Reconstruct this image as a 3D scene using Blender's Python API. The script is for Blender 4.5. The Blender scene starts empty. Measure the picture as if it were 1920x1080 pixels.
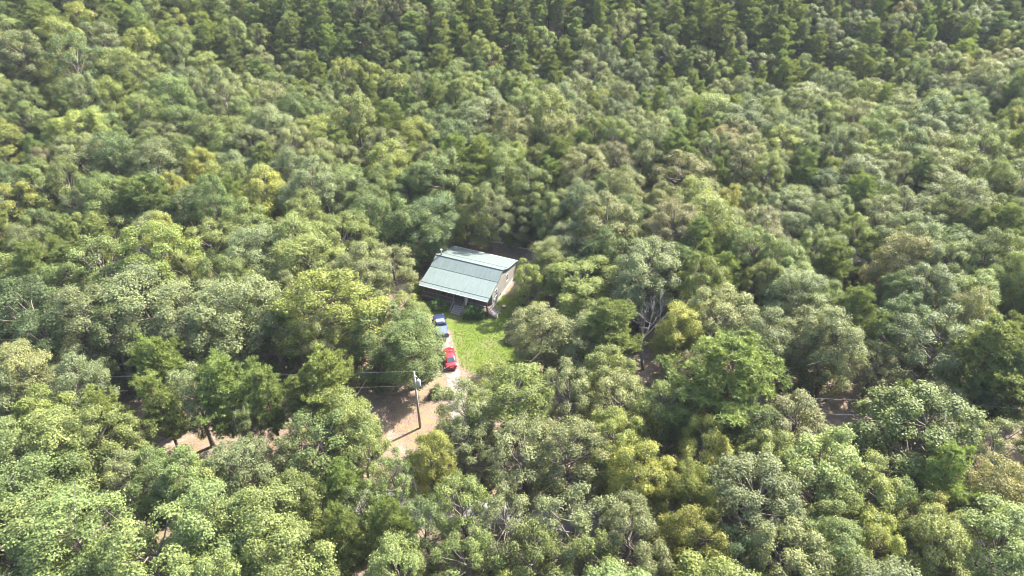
import bpy, math, random
import numpy as np
from mathutils import Vector, Matrix

# ------------------------------------------------------------------ camera, sky, sun, exposure
S = bpy.context.scene
COL = S.collection
CAM_H, PITCH, FPX = 69.0, math.radians(36), 1280.0
cam = bpy.data.cameras.new('camera'); cam.lens = 24.0; cam.sensor_width = 36.0
cam.clip_start = 0.5; cam.clip_end = 3000
camo = bpy.data.objects.new('camera', cam); COL.objects.link(camo)
camo.location = (0, 0, CAM_H); camo.rotation_euler = (math.pi/2 - PITCH, 0, 0)
S.camera = camo

SUN_EL = math.radians(46); SUN_AZ = math.atan2(0.82, 0.57)        # azimuth clockwise from +Y
w = bpy.data.worlds.new('World'); S.world = w; w.use_nodes = True
wn = w.node_tree.nodes; wl = w.node_tree.links
sky = wn.new('ShaderNodeTexSky'); sky.sky_type = 'NISHITA'; sky.sun_disc = False
sky.dust_density = 2.5; sky.sun_elevation = SUN_EL; sky.sun_rotation = SUN_AZ
wl.new(sky.outputs[0], wn['Background'].inputs[0]); wn['Background'].inputs[1].default_value = 0.15
sun = bpy.data.lights.new('sun', 'SUN'); sun.energy = 4.8; sun.angle = math.radians(0.53); sun.color = (1.0, 0.95, 0.86)
suno = bpy.data.objects.new('sun', sun); COL.objects.link(suno)
sd = Vector((math.sin(SUN_AZ)*math.cos(SUN_EL), math.cos(SUN_AZ)*math.cos(SUN_EL), math.sin(SUN_EL)))
suno.rotation_euler = sd.to_track_quat('Z', 'Y').to_euler(); suno.location = sd*200
S.view_settings.view_transform = 'Standard'; S.view_settings.look = 'None'
S.view_settings.exposure = 2.3; S.view_settings.gamma = 1.0
S.view_settings.use_curve_mapping = False
cy = S.cycles
cy.max_bounces = 8; cy.diffuse_bounces = 4; cy.glossy_bounces = 2; cy.transmission_bounces = 5
cy.use_denoising = True; cy.denoiser = 'OPENIMAGEDENOISE'; cy.denoising_prefilter = 'ACCURATE'; cy.sample_clamp_indirect = 3.0; cy.volume_bounces = 0; cy.filter_width = 1.05; cy.caustics_reflective = False; cy.caustics_refractive = False

HAZE = 0.00009
rng = np.random.default_rng(7)
random.seed(7)

# ------------------------------------------------------------------ helpers
def unproj(px, py, z=0.0):
    """photo pixel (1920 wide) -> point of the place at height z; used only to read positions off the photo"""
    dx = (px-960)/FPX; dy = -(py-540)/FPX
    d = (dx, math.cos(PITCH)+dy*math.sin(PITCH), -math.sin(PITCH)+dy*math.cos(PITCH))
    t = (z-CAM_H)/d[2]
    return Vector((t*d[0], t*d[1], z))
def depth(x, y, z): return y*math.cos(PITCH)+(CAM_H-z)*math.sin(PITCH)
def proj(x, y, z):
    dp = depth(x, y, z); up = y*math.sin(PITCH)-(CAM_H-z)*math.cos(PITCH)
    return 960+FPX*x/dp, 540-FPX*up/dp, FPX/dp

def sstep(a, b, t):
    t = np.clip((t-a)/(b-a), 0, 1); return t*t*(3-2*t)
def terrain(x, y):
    x = np.asarray(x, float); y = np.asarray(y, float)
    ridge = 15*np.exp(-((x+125)/70)**2)*sstep(95, 165, y)*(1-0.8*sstep(168, 205, y))
    side = 5*sstep(60, 150, np.abs(x-10))*sstep(85, 140, y)
    far = np.minimum(0.30*np.maximum(0, y-158-0.10*np.abs(x)), 52)*sstep(150, 190, y)
    dip = -4*np.exp(-((y-(172+0.10*x))/18)**2)*sstep(-160, -60, -np.abs(x-20)+0)
    und = 0.9*np.sin(x*0.045+1.3)*np.sin(y*0.05+0.4)*sstep(112, 150, y)
    return ridge+side+far+dip+und

def link(o, parent=None):
    COL.objects.link(o)
    if parent is not None: o.parent = parent
    return o
def tag(o, label=None, cat=None, group=None, kind=None):
    if label: o['label'] = label
    if cat: o['category'] = cat
    if group: o['group'] = group
    if kind: o['kind'] = kind
    return o
def empty(name, loc=(0, 0, 0), rz=0.0):
    o = bpy.data.objects.new(name, None); o.empty_display_size = 0.3
    o.location = loc; o.rotation_euler = (0, 0, rz); COL.objects.link(o); return o

class MB:
    """collects quads/tris; build() links them as one mesh object"""
    def __init__(s): s.v = []; s.f = []
    def add(s, vs, fs):
        n = len(s.v); s.v += [tuple(p) for p in vs]; s.f += [tuple(i+n for i in f) for f in fs]; return s
    def box(s, x0, x1, y0, y1, z0, z1, M=None):
        vs = [(x, y, z) for z in (z0, z1) for y in (y0, y1) for x in (x0, x1)]
        if M is not None: vs = [M @ Vector(p) for p in vs]
        return s.add(vs, [(0, 2, 3, 1), (4, 5, 7, 6), (0, 1, 5, 4), (2, 6, 7, 3), (0, 4, 6, 2), (1, 3, 7, 5)])
    def beam(s, a, b, wx, wz):
        """square bar between two points, wx wide, wz high"""
        a = Vector(a); b = Vector(b); d = (b-a).normalized()
        up = Vector((0, 0, 1)) if abs(d.z) < .95 else Vector((1, 0, 0))
        sx = d.cross(up).normalized()*wx/2; sz = sx.cross(d).normalized()*wz/2
        vs = [p+i*sx+j*sz for p in (a, b) for i, j in ((-1, -1), (1, -1), (1, 1), (-1, 1))]
        return s.add(vs, [(0, 3, 2, 1), (4, 5, 6, 7), (0, 1, 5, 4), (1, 2, 6, 5), (2, 3, 7, 6), (3, 0, 4, 7)])
    def tube(s, pts, rad, n=8, caps=True):
        pts = [Vector(p) for p in pts]; rings = []
        ref = None
        for i, p in enumerate(pts):
            d = (pts[min(i+1, len(pts)-1)]-pts[max(i-1, 0)]).normalized()
            if ref is None: ref = Vector((1, 0, 0)) if abs(d.x) < .9 else Vector((0, 1, 0))
            a = d.cross(ref).normalized(); b = d.cross(a).normalized()
            ref = -b.cross(d) if False else ref
            r = rad[i] if hasattr(rad, '__len__') else rad
            rings.append([p+r*(math.cos(t)*a+math.sin(t)*b) for t in [2*math.pi*k/n for k in range(n)]])
        vs = [p for r in rings for p in r]; fs = []
        for i in range(len(pts)-1):
            for k in range(n):
                fs.append((i*n+k, i*n+(k+1) % n, (i+1)*n+(k+1) % n, (i+1)*n+k))
        if caps: fs += [tuple(range(n-1, -1, -1)), tuple((len(pts)-1)*n+k for k in range(n))]
        return s.add(vs, fs)
    def poly(s, pts): return s.add(pts, [tuple(range(len(pts)))])
    def slab(s, pts, t):
        """closed plate: polygon extruded by vector t"""
        t = Vector(t); n = len(pts); a = [Vector(p) for p in pts]
        return s.add(a+[p+t for p in a], [tuple(range(n-1, -1, -1)), tuple(range(n, 2*n))]+[(i, (i+1) % n, n+(i+1) % n, n+i) for i in range(n)])
    def mesh(s, name, m, smooth=False):
        me = bpy.data.meshes.new(name); me.from_pydata(s.v, [], s.f); me.update()
        if m: me.materials.append(m)
        if smooth: me.polygons.foreach_set('use_smooth', [True]*len(me.polygons))
        return me
    def build(s, name, m, parent=None, smooth=False, bevel=0):
        o = bpy.data.objects.new(name, s.mesh(name, m, smooth)); link(o, parent)
        if bevel:
            b = o.modifiers.new('bevel', 'BEVEL'); b.width = bevel; b.segments = 2; b.limit_method = 'ANGLE'
        return o

# ------------------------------------------------------------------ materials
def mat(name, base=(.5, .5, .5), rough=.7, spec=.3, metal=0.0):
    m = bpy.data.materials.new(name); m.use_nodes = True
    b = m.node_tree.nodes['Principled BSDF']
    b.inputs['Base Color'].default_value = (*base, 1); b.inputs['Roughness'].default_value = rough
    b.inputs['Specular IOR Level'].default_value = spec; b.inputs['Metallic'].default_value = metal
    return m, m.node_tree.nodes, m.node_tree.links, b
def noise(N, L, scale, detail=6, rough=.6, dist=0, coord=None):
    n = N.new('ShaderNodeTexNoise'); n.inputs['Scale'].default_value = scale; n.inputs['Detail'].default_value = detail
    n.inputs['Roughness'].default_value = rough; n.inputs['Distortion'].default_value = dist
    if coord is not None: L.new(coord, n.inputs['Vector'])
    return n
def ramp(N, L, src, stops):
    r = N.new('ShaderNodeValToRGB'); L.new(src, r.inputs[0])
    e = r.color_ramp.elements
    while len(e) < len(stops): e.new(.5)
    for k, (p, c) in enumerate(stops):
        e[k].position = p; e[k].color = (*c, 1) if len(c) == 3 else c
    return r
def mixc(N, L, a, b, f, mode='MIX'):
    n = N.new('ShaderNodeMix'); n.data_type = 'RGBA'; n.blend_type = mode
    for s, v in ((n.inputs[0], f), (n.inputs[6], a), (n.inputs[7], b)):
        if hasattr(v, 'is_linked'): L.new(v, s)
        elif isinstance(v, (int, float)): s.default_value = v
        else: s.default_value = (*v, 1)
    return n.outputs[2]
def bump(N, L, b, src, strength, dist):
    n = N.new('ShaderNodeBump'); n.inputs['Strength'].default_value = strength; n.inputs['Distance'].default_value = dist
    L.new(src, n.inputs['Height']); L.new(n.outputs[0], b.inputs['Normal'])
def worn(name, base, var=.25, scale=6, rough=.7, spec=.3, metal=0.0, bmp=0.0, stretch=None):
    """plain paint / wood / metal with uneven tone"""
    m, N, L, b = mat(name, base, rough, spec, metal)
    tc = N.new('ShaderNodeTexCoord'); co = tc.outputs['Object']
    if stretch:
        mp = N.new('ShaderNodeMapping'); mp.inputs['Scale'].default_value = stretch; L.new(co, mp.inputs[0]); co = mp.outputs[0]
    n = noise(N, L, scale, 6, .65, .3, co)
    lo = tuple(c*(1-var) for c in base); hi = tuple(min(1, c*(1+var)) for c in base)
    r = ramp(N, L, n.outputs[0], [(.3, lo), (.7, hi)]); L.new(r.outputs[0], b.inputs['Base Color'])
    if bmp: bump(N, L, b, n.outputs[0], bmp, .02)
    return m

M = {}
def leaf_mat(name, transl, rough, spec, back):
    m, N, L, b = mat(name, (.1, .14, .05), rough, spec)
    at = N.new('ShaderNodeAttribute'); at.attribute_type = 'INSTANCER'; at.attribute_name = 'tint'
    tn = N.new('ShaderNodeAttribute'); tn.attribute_type = 'GEOMETRY'; tn.attribute_name = 'tone'
    # tone 0..1 per leaf spray: dull bluish green -> fresh yellowish green
    hs = N.new('ShaderNodeHueSaturation')
    L.new(at.outputs['Color'], hs.inputs['Color'])
    mr = N.new('ShaderNodeMapRange'); L.new(tn.outputs['Fac'], mr.inputs[0])
    mr.inputs[3].default_value = .60; mr.inputs[4].default_value = 1.48; L.new(mr.outputs[0], hs.inputs['Value'])
    mh = N.new('ShaderNodeMapRange'); L.new(tn.outputs['Fac'], mh.inputs[0])
    mh.inputs[3].default_value = .506; mh.inputs[4].default_value = .486; L.new(mh.outputs[0], hs.inputs['Hue'])
    L.new(hs.outputs[0], b.inputs['Base Color'])
    tr = N.new('ShaderNodeBsdfTranslucent'); mx = N.new('ShaderNodeMixShader')
    L.new(mixc(N, L, hs.outputs[0], (1.2, 1.2, .6), 1.0, 'MULTIPLY'), tr.inputs[0])
    mx.inputs[0].default_value = transl
    L.new(b.outputs[0], mx.inputs[1]); L.new(tr.outputs[0], mx.inputs[2])
    L.new(mx.outputs[0], N['Material Output'].inputs[0])
    return m
M['leaf'] = leaf_mat('broad_leaves', .42, .55, .3, 0)
M['needle'] = leaf_mat('pine_needles', .42, .55, .3, 0)
M['oak_bark'] = worn('oak_bark', (.14, .115, .095), .4, 3, .9, .1, bmp=.6, stretch=(4, 4, .8))
M['pine_bark'] = worn('pine_bark', (.12, .075, .055), .45, 3, .9, .1, bmp=.6, stretch=(4, 4, .8))
M['dead_wood'] = worn('dead_wood', (.20, .185, .185), .3, 3, .85, .1, bmp=.4, stretch=(4, 4, .8))

def ground_mat():
    m, N, L, b = mat('forest_floor', rough=.95, spec=.1)
    co = N.new('ShaderNodeTexCoord').outputs['Object']
    big = noise(N, L, .11, 4, .55, .6, co); mid = noise(N, L, .8, 6, .65, .4, co); fine = noise(N, L, 5.5, 8, .75, .5, co)
    litter = ramp(N, L, fine.outputs[0], [(.30, (.05, .03, .022)), (.43, (.105, .07, .053)), (.56, (.18, .127, .098)), (.72, (.27, .208, .17))])
    dry = ramp(N, L, fine.outputs[0], [(.3, (.09, .075, .035)), (.55, (.18, .145, .08)), (.8, (.27, .225, .15))])
    sand = ramp(N, L, fine.outputs[0], [(.3, (.16, .122, .094)), (.7, (.31, .255, .21))])
    f1 = ramp(N, L, mid.outputs[0], [(.46, (0, 0, 0)), (.60, (1, 1, 1))])
    c1 = mixc(N, L, litter.outputs[0], dry.outputs[0], f1.outputs[0])
    f2 = ramp(N, L, big.outputs[0], [(.40, (0, 0, 0)), (.58, (1, 1, 1))])
    mm = N.new('ShaderNodeMath'); mm.operation = 'MULTIPLY'; L.new(f2.outputs[0], mm.inputs[0])
    f3 = ramp(N, L, mid.outputs[0], [(.38, (1, 1, 1)), (.55, (.1, .1, .1))]); L.new(f3.outputs[0], mm.inputs[1])
    c2 = mixc(N, L, c1, sand.outputs[0], mm.outputs[0])
    L.new(c2, b.inputs['Base Color']); bump(N, L, b, fine.outputs[0], .8, .12)
    return m
def lawn_mat():
    m, N, L, b = mat('lawn_grass', rough=.9, spec=.15)
    co = N.new('ShaderNodeTexCoord').outputs['Object']
    big = noise(N, L, .28, 5, .6, .5, co); mid = noise(N, L, 1.6, 6, .7, .2, co); fine = noise(N, L, 14, 6, .75, 0, co)
    g = ramp(N, L, mid.outputs[0], [(.32, (.046, .082, .011)), (.50, (.080, .112, .016)), (.70, (.116, .126, .027))])
    d = ramp(N, L, fine.outputs[0], [(.3, (.11, .082, .05)), (.7, (.185, .145, .09))])
    f = ramp(N, L, big.outputs[0], [(.51, (0, 0, 0)), (.70, (1, 1, 1))])
    mf = N.new('ShaderNodeMath'); mf.operation = 'MULTIPLY'; L.new(f.outputs[0], mf.inputs[0])
    ff = ramp(N, L, mid.outputs[0], [(.42, (.15, .15, .15)), (.62, (1, 1, 1))]); L.new(ff.outputs[0], mf.inputs[1])
    # worn brown margin stored as a vertex value
    at = N.new('ShaderNodeAttribute'); at.attribute_name = 'margin'
    ma = N.new('ShaderNodeMath'); ma.operation = 'ADD'; L.new(at.outputs['Fac'], ma.inputs[0])
    ms = N.new('ShaderNodeMath'); ms.operation = 'SUBTRACT'; L.new(mid.outputs[0], ms.inputs[0]); ms.inputs[1].default_value = .5
    L.new(ms.outputs[0], ma.inputs[1])
    fr = ramp(N, L, ma.outputs[0], [(.35, (0, 0, 0)), (.75, (1, 1, 1))])
    mx = N.new('ShaderNodeMath'); mx.operation = 'MAXIMUM'; L.new(fr.outputs[0], mx.inputs[0]); L.new(mf.outputs[0], mx.inputs[1])
    c = mixc(N, L, g.outputs[0], d.outputs[0], mx.outputs[0])
    c = mixc(N, L, c, ramp(N, L, fine.outputs[0], [(.3, (.7, .7, .7)), (.7, (1.2, 1.2, 1.2))]).outputs[0], 1.0, 'MULTIPLY')
    L.new(c, b.inputs['Base Color']); bump(N, L, b, fine.outputs[0], .7, .05)
    return m
def gravel_mat(name, lo, hi, dirt):
    m, N, L, b = mat(name, rough=.95, spec=.1)
    co = N.new('ShaderNodeTexCoord').outputs['Object']
    fine = noise(N, L, 11, 8, .8, 0, co); mid = noise(N, L, .9, 5, .6, .4, co)
    g = ramp(N, L, fine.outputs[0], [(.3, lo), (.7, hi)])
    f = ramp(N, L, mid.outputs[0], [(.47, (0, 0, 0)), (.60, (1, 1, 1))])
    at = N.new('ShaderNodeAttribute'); at.attribute_name = 'margin'; m2 = noise(N, L, 2.2, 6, .7, .3, co)
    ma = N.new('ShaderNodeMath'); ma.operation = 'ADD'; L.new(at.outputs['Fac'], ma.inputs[0]); L.new(m2.outputs[0], ma.inputs[1])
    fe = ramp(N, L, ma.outputs[0], [(.72, (0, 0, 0)), (1.0, (1, 1, 1))])
    mx = N.new('ShaderNodeMath'); mx.operation = 'MAXIMUM'; L.new(fe.outputs[0], mx.inputs[0]); L.new(f.outputs[0], mx.inputs[1])
    dr_ = ramp(N, L, fine.outputs[0], [(.3, tuple(c*.7 for c in dirt)), (.7, tuple(c*1.3 for c in dirt))])
    L.new(mixc(N, L, g.outputs[0], dr_.outputs[0], mx.outputs[0]), b.inputs['Base Color']); bump(N, L, b, fine.outputs[0], .6, .05)
    return m
M['ground'] = ground_mat(); M['lawn'] = lawn_mat()
M['gravel'] = gravel_mat('driveway_gravel', (.13, .12, .108), (.26, .245, .228), (.13, .103, .075))
M['road'] = gravel_mat('road_gravel', (.15, .15, .156), (.27, .27, .28), (.16, .15, .138))

# ------------------------------------------------------------------ ground
def grid_sheet(name, m, xs, ys, zoff=0.0):
    X, Y = np.meshgrid(xs, ys); Z = terrain(X, Y)+zoff
    nx, ny = len(xs), len(ys)
    me = bpy.data.meshes.new(name)
    v = np.stack([X.ravel(), Y.ravel(), Z.ravel()], 1)
    i = np.arange(nx-1)[None, :]+nx*np.arange(ny-1)[:, None]
    q = np.stack([i, i+1, i+nx+1, i+nx], -1).reshape(-1, 4)
    me.from_pydata(v.tolist(), [], q.tolist()); me.materials.append(m)
    me.polygons.foreach_set('use_smooth', [True]*len(me.polygons)); me.update()
    o = bpy.data.objects.new(name, me); COL.objects.link(o); return o
xs = np.concatenate([np.linspace(-2500, -330, 8), np.linspace(-300, 300, 121), np.linspace(330, 2500, 8)])
ys = np.concatenate([np.linspace(-2500, -60, 8), np.linspace(-40, 420, 117), np.linspace(460, 2500, 8)])
tag(grid_sheet('ground', M['ground'], xs, ys), kind='structure')

def ragged(pts, amp, step=.5, seed=1):
    """closed outline resampled with an uneven edge"""
    r = random.Random(seed); out = []
    n = len(pts)
    for i in range(n):
        p0, p1, p2, p3 = [Vector((*pts[(i+k-1) % n], 0)) for k in range(4)]
        k = max(2, int((p2-p1).length/step))
        for j in range(k):
            t = j/k
            p = .5*((2*p1)+(-p0+p2)*t+(2*p0-5*p1+4*p2-p3)*t*t+(-p0+3*p1-3*p2+p3)*t**3)
            out.append((p.x+r.uniform(-amp, amp), p.y+r.uniform(-amp, amp)))
    return out
def flat_sheet(name, m, outline, z, inset=None):
    """fan of rings from the outline inwards; vertex value 'margin' = 1 on the rim"""
    cx = sum(p[0] for p in outline)/len(outline); cyy = sum(p[1] for p in outline)/len(outline)
    n = len(outline); rings = [1, .93, .84, .7, .5, .25]; v = []; mg = []
    for s in rings:
        for x, y in outline:
            v.append((cx+(x-cx)*s, cyy+(y-cyy)*s, z)); mg.append({1: 1.0, .93: .62, .84: .25}.get(s, 0.0))
    v.append((cx, cyy, z)); mg.append(0.0); f = []
    for k in range(len(rings)-1):
        for i in range(n): f.append((k*n+i, k*n+(i+1) % n, (k+1)*n+(i+1) % n, (k+1)*n+i))
    k = len(rings)-1
    for i in range(n): f.append((k*n+i, k*n+(i+1) % n, len(v)-1))
    me = bpy.data.meshes.new(name); me.from_pydata(v, [], f); me.materials.append(m)
    a = me.attributes.new('margin', 'FLOAT', 'POINT'); a.data.foreach_set('value', mg)
    o = bpy.data.objects.new(name, me); COL.objects.link(o); return o
def ribbon(name, m, path, width, z, amp, seed=1, step=.5):
    r = random.Random(seed); pts = [Vector((*p, 0)) for p in path]; c = []; ws = []
    for i in range(len(pts)-1):
        p0 = pts[max(i-1, 0)]; p1 = pts[i]; p2 = pts[i+1]; p3 = pts[min(i+2, len(pts)-1)]
        k = max(2, int((p2-p1).length/step))
        for j in range(k):
            t = j/k
            c.append(.5*((2*p1)+(-p0+p2)*t+(2*p0-5*p1+4*p2-p3)*t*t+(-p0+3*p1-3*p2+p3)*t**3)); ws.append(width[i]*(1-t)+width[i+1]*t)
    c.append(pts[-1]); ws.append(width[-1]); v = []; f = []
    for i, p in enumerate(c):
        d = (c[min(i+1, len(c)-1)]-c[max(i-1, 0)]).normalized(); s = Vector((-d.y, d.x, 0))
        for k in (-.5, -.2, 0, .2, .5):
            q = p+s*(ws[i]*k+(r.uniform(-amp, amp) if abs(k) == .5 else 0)); v.append((q.x, q.y, z))
    for i in range(len(c)-1):
        for k in range(4): f.append((i*5+k, i*5+k+1, i*5+k+6, i*5+k+5))
    me = bpy.data.meshes.new(name); me.from_pydata(v, [], f); me.materials.append(m)
    at = me.attributes.new('margin', 'FLOAT', 'POINT'); at.data.foreach_set('value', [.62, .05, .32, .05, .62]*len(c))
    o = bpy.data.objects.new(name, me); COL.objects.link(o); return o

LAWN = [(-19, 95), (-15.5, 88.8), (-12.6, 87.2), (-10.7, 83), (-9.2, 79), (-7.9, 75.2), (-5.5, 72.6), (-1.5, 71.4), (2.0, 74), (3.6, 79), (4.0, 84), (3.6, 89), (1.6, 93.5), (-4, 93), (-13, 96)]
tag(flat_sheet('lawn', M['lawn'], ragged(LAWN, .22, .5, 3), .006), kind='structure')
BACKLAWN = [(-1.5, 101.2), (1.2, 99.4), (4.2, 100), (4.8, 103.2), (2.2, 104.8), (-.8, 104)]
tag(flat_sheet('lawn_patch', M['lawn'], ragged(BACKLAWN, .3, .5, 8), .006), kind='structure')
ROAD = [(-130, 54), (-85, 53.5), (-50, 52), (-28, 51.2), (-10, 50.2), (8, 48.8), (36, 46.8), (60, 43.5), (110, 35)]
tag(ribbon('gravel_road', M['road'], ROAD, [5]*len(ROAD), .005, .16, 5), kind='structure')
DRIVE = [(-9.8, 50.2), (-8.3, 54.5), (-6.6, 58.5), (-7.2, 64), (-7.9, 69), (-9.0, 75), (-10.5, 81), (-11.9, 86)]
tag(ribbon('gravel_driveway', M['gravel'], DRIVE, [8.0, 3.8, 2.8, 2.5, 2.5, 2.7, 2.6, 2.4], .011, .2, 6), kind='structure')

# ------------------------------------------------------------------ tree prototypes
def leaf_mesh(name, P, Nrm, Ln, Wd, tone, m, rs):
    """one diamond leaf spray per row: centre P, normal Nrm, length, width"""
    n = len(P)
    t = rs.normal(size=(n, 3)); t -= (t*Nrm).sum(1, keepdims=True)*Nrm; t /= np.linalg.norm(t, axis=1, keepdims=True)+1e-9
    b = np.cross(Nrm, t)
    a = t*(Ln/2)[:, None]; c = b*(Wd/2)[:, None]
    sk = rs.uniform(-.25, .25, n)[:, None]
    v = np.stack([P-a, P+c+a*sk, P+a-Nrm*(Ln*.12)[:, None], P-c+a*sk], 1).reshape(-1, 3)
    me = bpy.data.meshes.new(name)
    me.vertices.add(4*n); me.vertices.foreach_set('co', v.astype(np.float32).ravel())
    me.loops.add(4*n); me.loops.foreach_set('vertex_index', np.arange(4*n, dtype=np.int32))
    me.polygons.add(n); me.polygons.foreach_set('loop_start', np.arange(0, 4*n, 4, dtype=np.int32))
    me.update(calc_edges=True)
    at = me.attributes.new('tone', 'FLOAT', 'FACE'); at.data.foreach_set('value', np.clip(tone, 0, 1).astype(np.float32))
    me.materials.append(m); return me
def needle_mesh(name, B, D, Ln, Wd, tone, m, rs):
    n = len(B)
    s = np.cross(D, rs.normal(size=(n, 3))); s /= np.linalg.norm(s, axis=1, keepdims=True)+1e-9
    v = np.stack([B-s*(Wd/2)[:, None], B+s*(Wd/2)[:, None], B+D*Ln[:, None]], 1).reshape(-1, 3)
    me = bpy.data.meshes.new(name)
    me.vertices.add(3*n); me.vertices.foreach_set('co', v.astype(np.float32).ravel())
    me.loops.add(3*n); me.loops.foreach_set('vertex_index', np.arange(3*n, dtype=np.int32))
    me.polygons.add(n); me.polygons.foreach_set('loop_start', np.arange(0, 3*n, 3, dtype=np.int32))
    me.update(calc_edges=True)
    at = me.attributes.new('tone', 'FLOAT', 'FACE'); at.data.foreach_set('value', np.clip(tone, 0, 1).astype(np.float32))
    me.materials.append(m); return me
def unit(a): return a/(np.linalg.norm(a, axis=-1, keepdims=True)+1e-9)

def oak_proto(seed, H=15., R=4.0, zlo=.30, lobes=34, cl=30, lv=13, bulge=.42, rl=(.65, 1.7), leaf=(.145, .25), stretch=1.0, hole=0.0):
    rs = np.random.default_rng(seed)
    z0 = zlo*H; Hc = H-z0
    def prof(t):                     # crown radius against height
        return R*np.where(t < bulge, np.sqrt(np.clip(1-((bulge-t)/(bulge+.12))**2, 0, 1)), np.sqrt(np.clip(1-((t-bulge)/(1.03-bulge))**2.2, 0, 1)))
    amp = rs.uniform(.04, .26, 3); ph = rs.uniform(0, 6.28, 3)
    def lop(a): return 1+sum(amp[k]*np.cos((k+1)*a+ph[k]) for k in range(3))
    C = []; rad = []
    while len(C) < lobes:
        best = None
        for _ in range(14):
            t = rs.beta(1.5, 1.15); a = rs.uniform(0, 6.283); s = rs.uniform(.55, 1)**.5
            r = rs.uniform(*rl)*(1 if t > .35 else .85)
            pr_ = max(.0, float(prof(np.array(t)))*lop(a)*s-r*.72)
            p = np.array([pr_*math.cos(a), pr_*math.sin(a)*stretch, z0+t*Hc-r*.55])
            d = min([np.linalg.norm((p-q)/np.array([1, 1, .85]))/(r+s2) for q, s2 in zip(C, rad)] or [9])
            if best is None or d > best[0]: best = (d, p, r)
        C.append(best[1]); rad.append(best[2])
    C = np.array(C); rad = np.array(rad)
    ctr = np.array([0, 0, z0+.45*Hc])
    # sprays over each lobe
    n = lobes*cl
    li = np.repeat(np.arange(lobes), cl)
    out = unit(C[li]-ctr)
    d = unit(rs.normal(size=(n, 3))+out*.55+np.array([0, 0, .55]))
    rr = rs.uniform(.55, 1.12, n)**.6
    cp = C[li]+d*rad[li][:, None]*rr[:, None]*np.array([1, 1, .78])
    ct = rs.normal(.5, .16, n)+rs.normal(0, .10, lobes)[li]+.14*(rr-.85)
    if hole: keep = rs.uniform(size=n) > hole; cp, d, ct, li = cp[keep], d[keep], ct[keep], li[keep]; n = len(cp)
    k = np.repeat(np.arange(n), lv); m = len(k)
    off = rs.normal(size=(m, 3))*.20
    P = cp[k]+off
    Nn = unit(d[k]*.75+np.array([0, 0, .55])+rs.normal(size=(m, 3))*.62+off*1.2)
    Ln = rs.uniform(*leaf, m)
    me = leaf_mesh('oak_crown', P, Nn, Ln, Ln*rs.uniform(.5, .75, m), ct[k]+rs.normal(0, .13, m), M['leaf'], rs)
    # trunk and limbs
    b = MB(); wob = rs.normal(0, .18, (6, 2)); zt = z0+.62*Hc
    tp = [Vector((wob[i, 0]*(i > 0)*1.2, wob[i, 1]*(i > 0)*1.2, zt*i/5-(.15 if i == 0 else 0))) for i in range(6)]
    r0 = .19+.012*H/15*8
    b.tube(tp, [r0*1.35, r0, r0*.85, r0*.7, r0*.5, r0*.28], 8)
    for i in range(lobes):
        e = Vector(C[i]); zs = max(z0*.72, min(zt*.95, e.z-rs.uniform(.9, 2.6)-.35*math.hypot(e.x, e.y)))
        f = zs/zt*5; a = int(min(4, f)); st = tp[a].lerp(tp[a+1], f-a)
        mid = st.lerp(e, .5)+Vector((rs.normal(0, .2), rs.normal(0, .2), -.25+rs.normal(0, .2)))
        b.tube([st, mid, e, e+Vector((rs.normal(0, .4), rs.normal(0, .4), rad[i]*.7))], [.085, .06, .035, .012], 5, False)
        for _ in range(2):
            e2 = e+Vector(rs.normal(size=3)*rad[i]*.75)
            b.tube([mid.lerp(e, .6), e2], [.035, .01], 4, False)
    return me, b.mesh('oak_trunk', M['oak_bark'], True)

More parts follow.
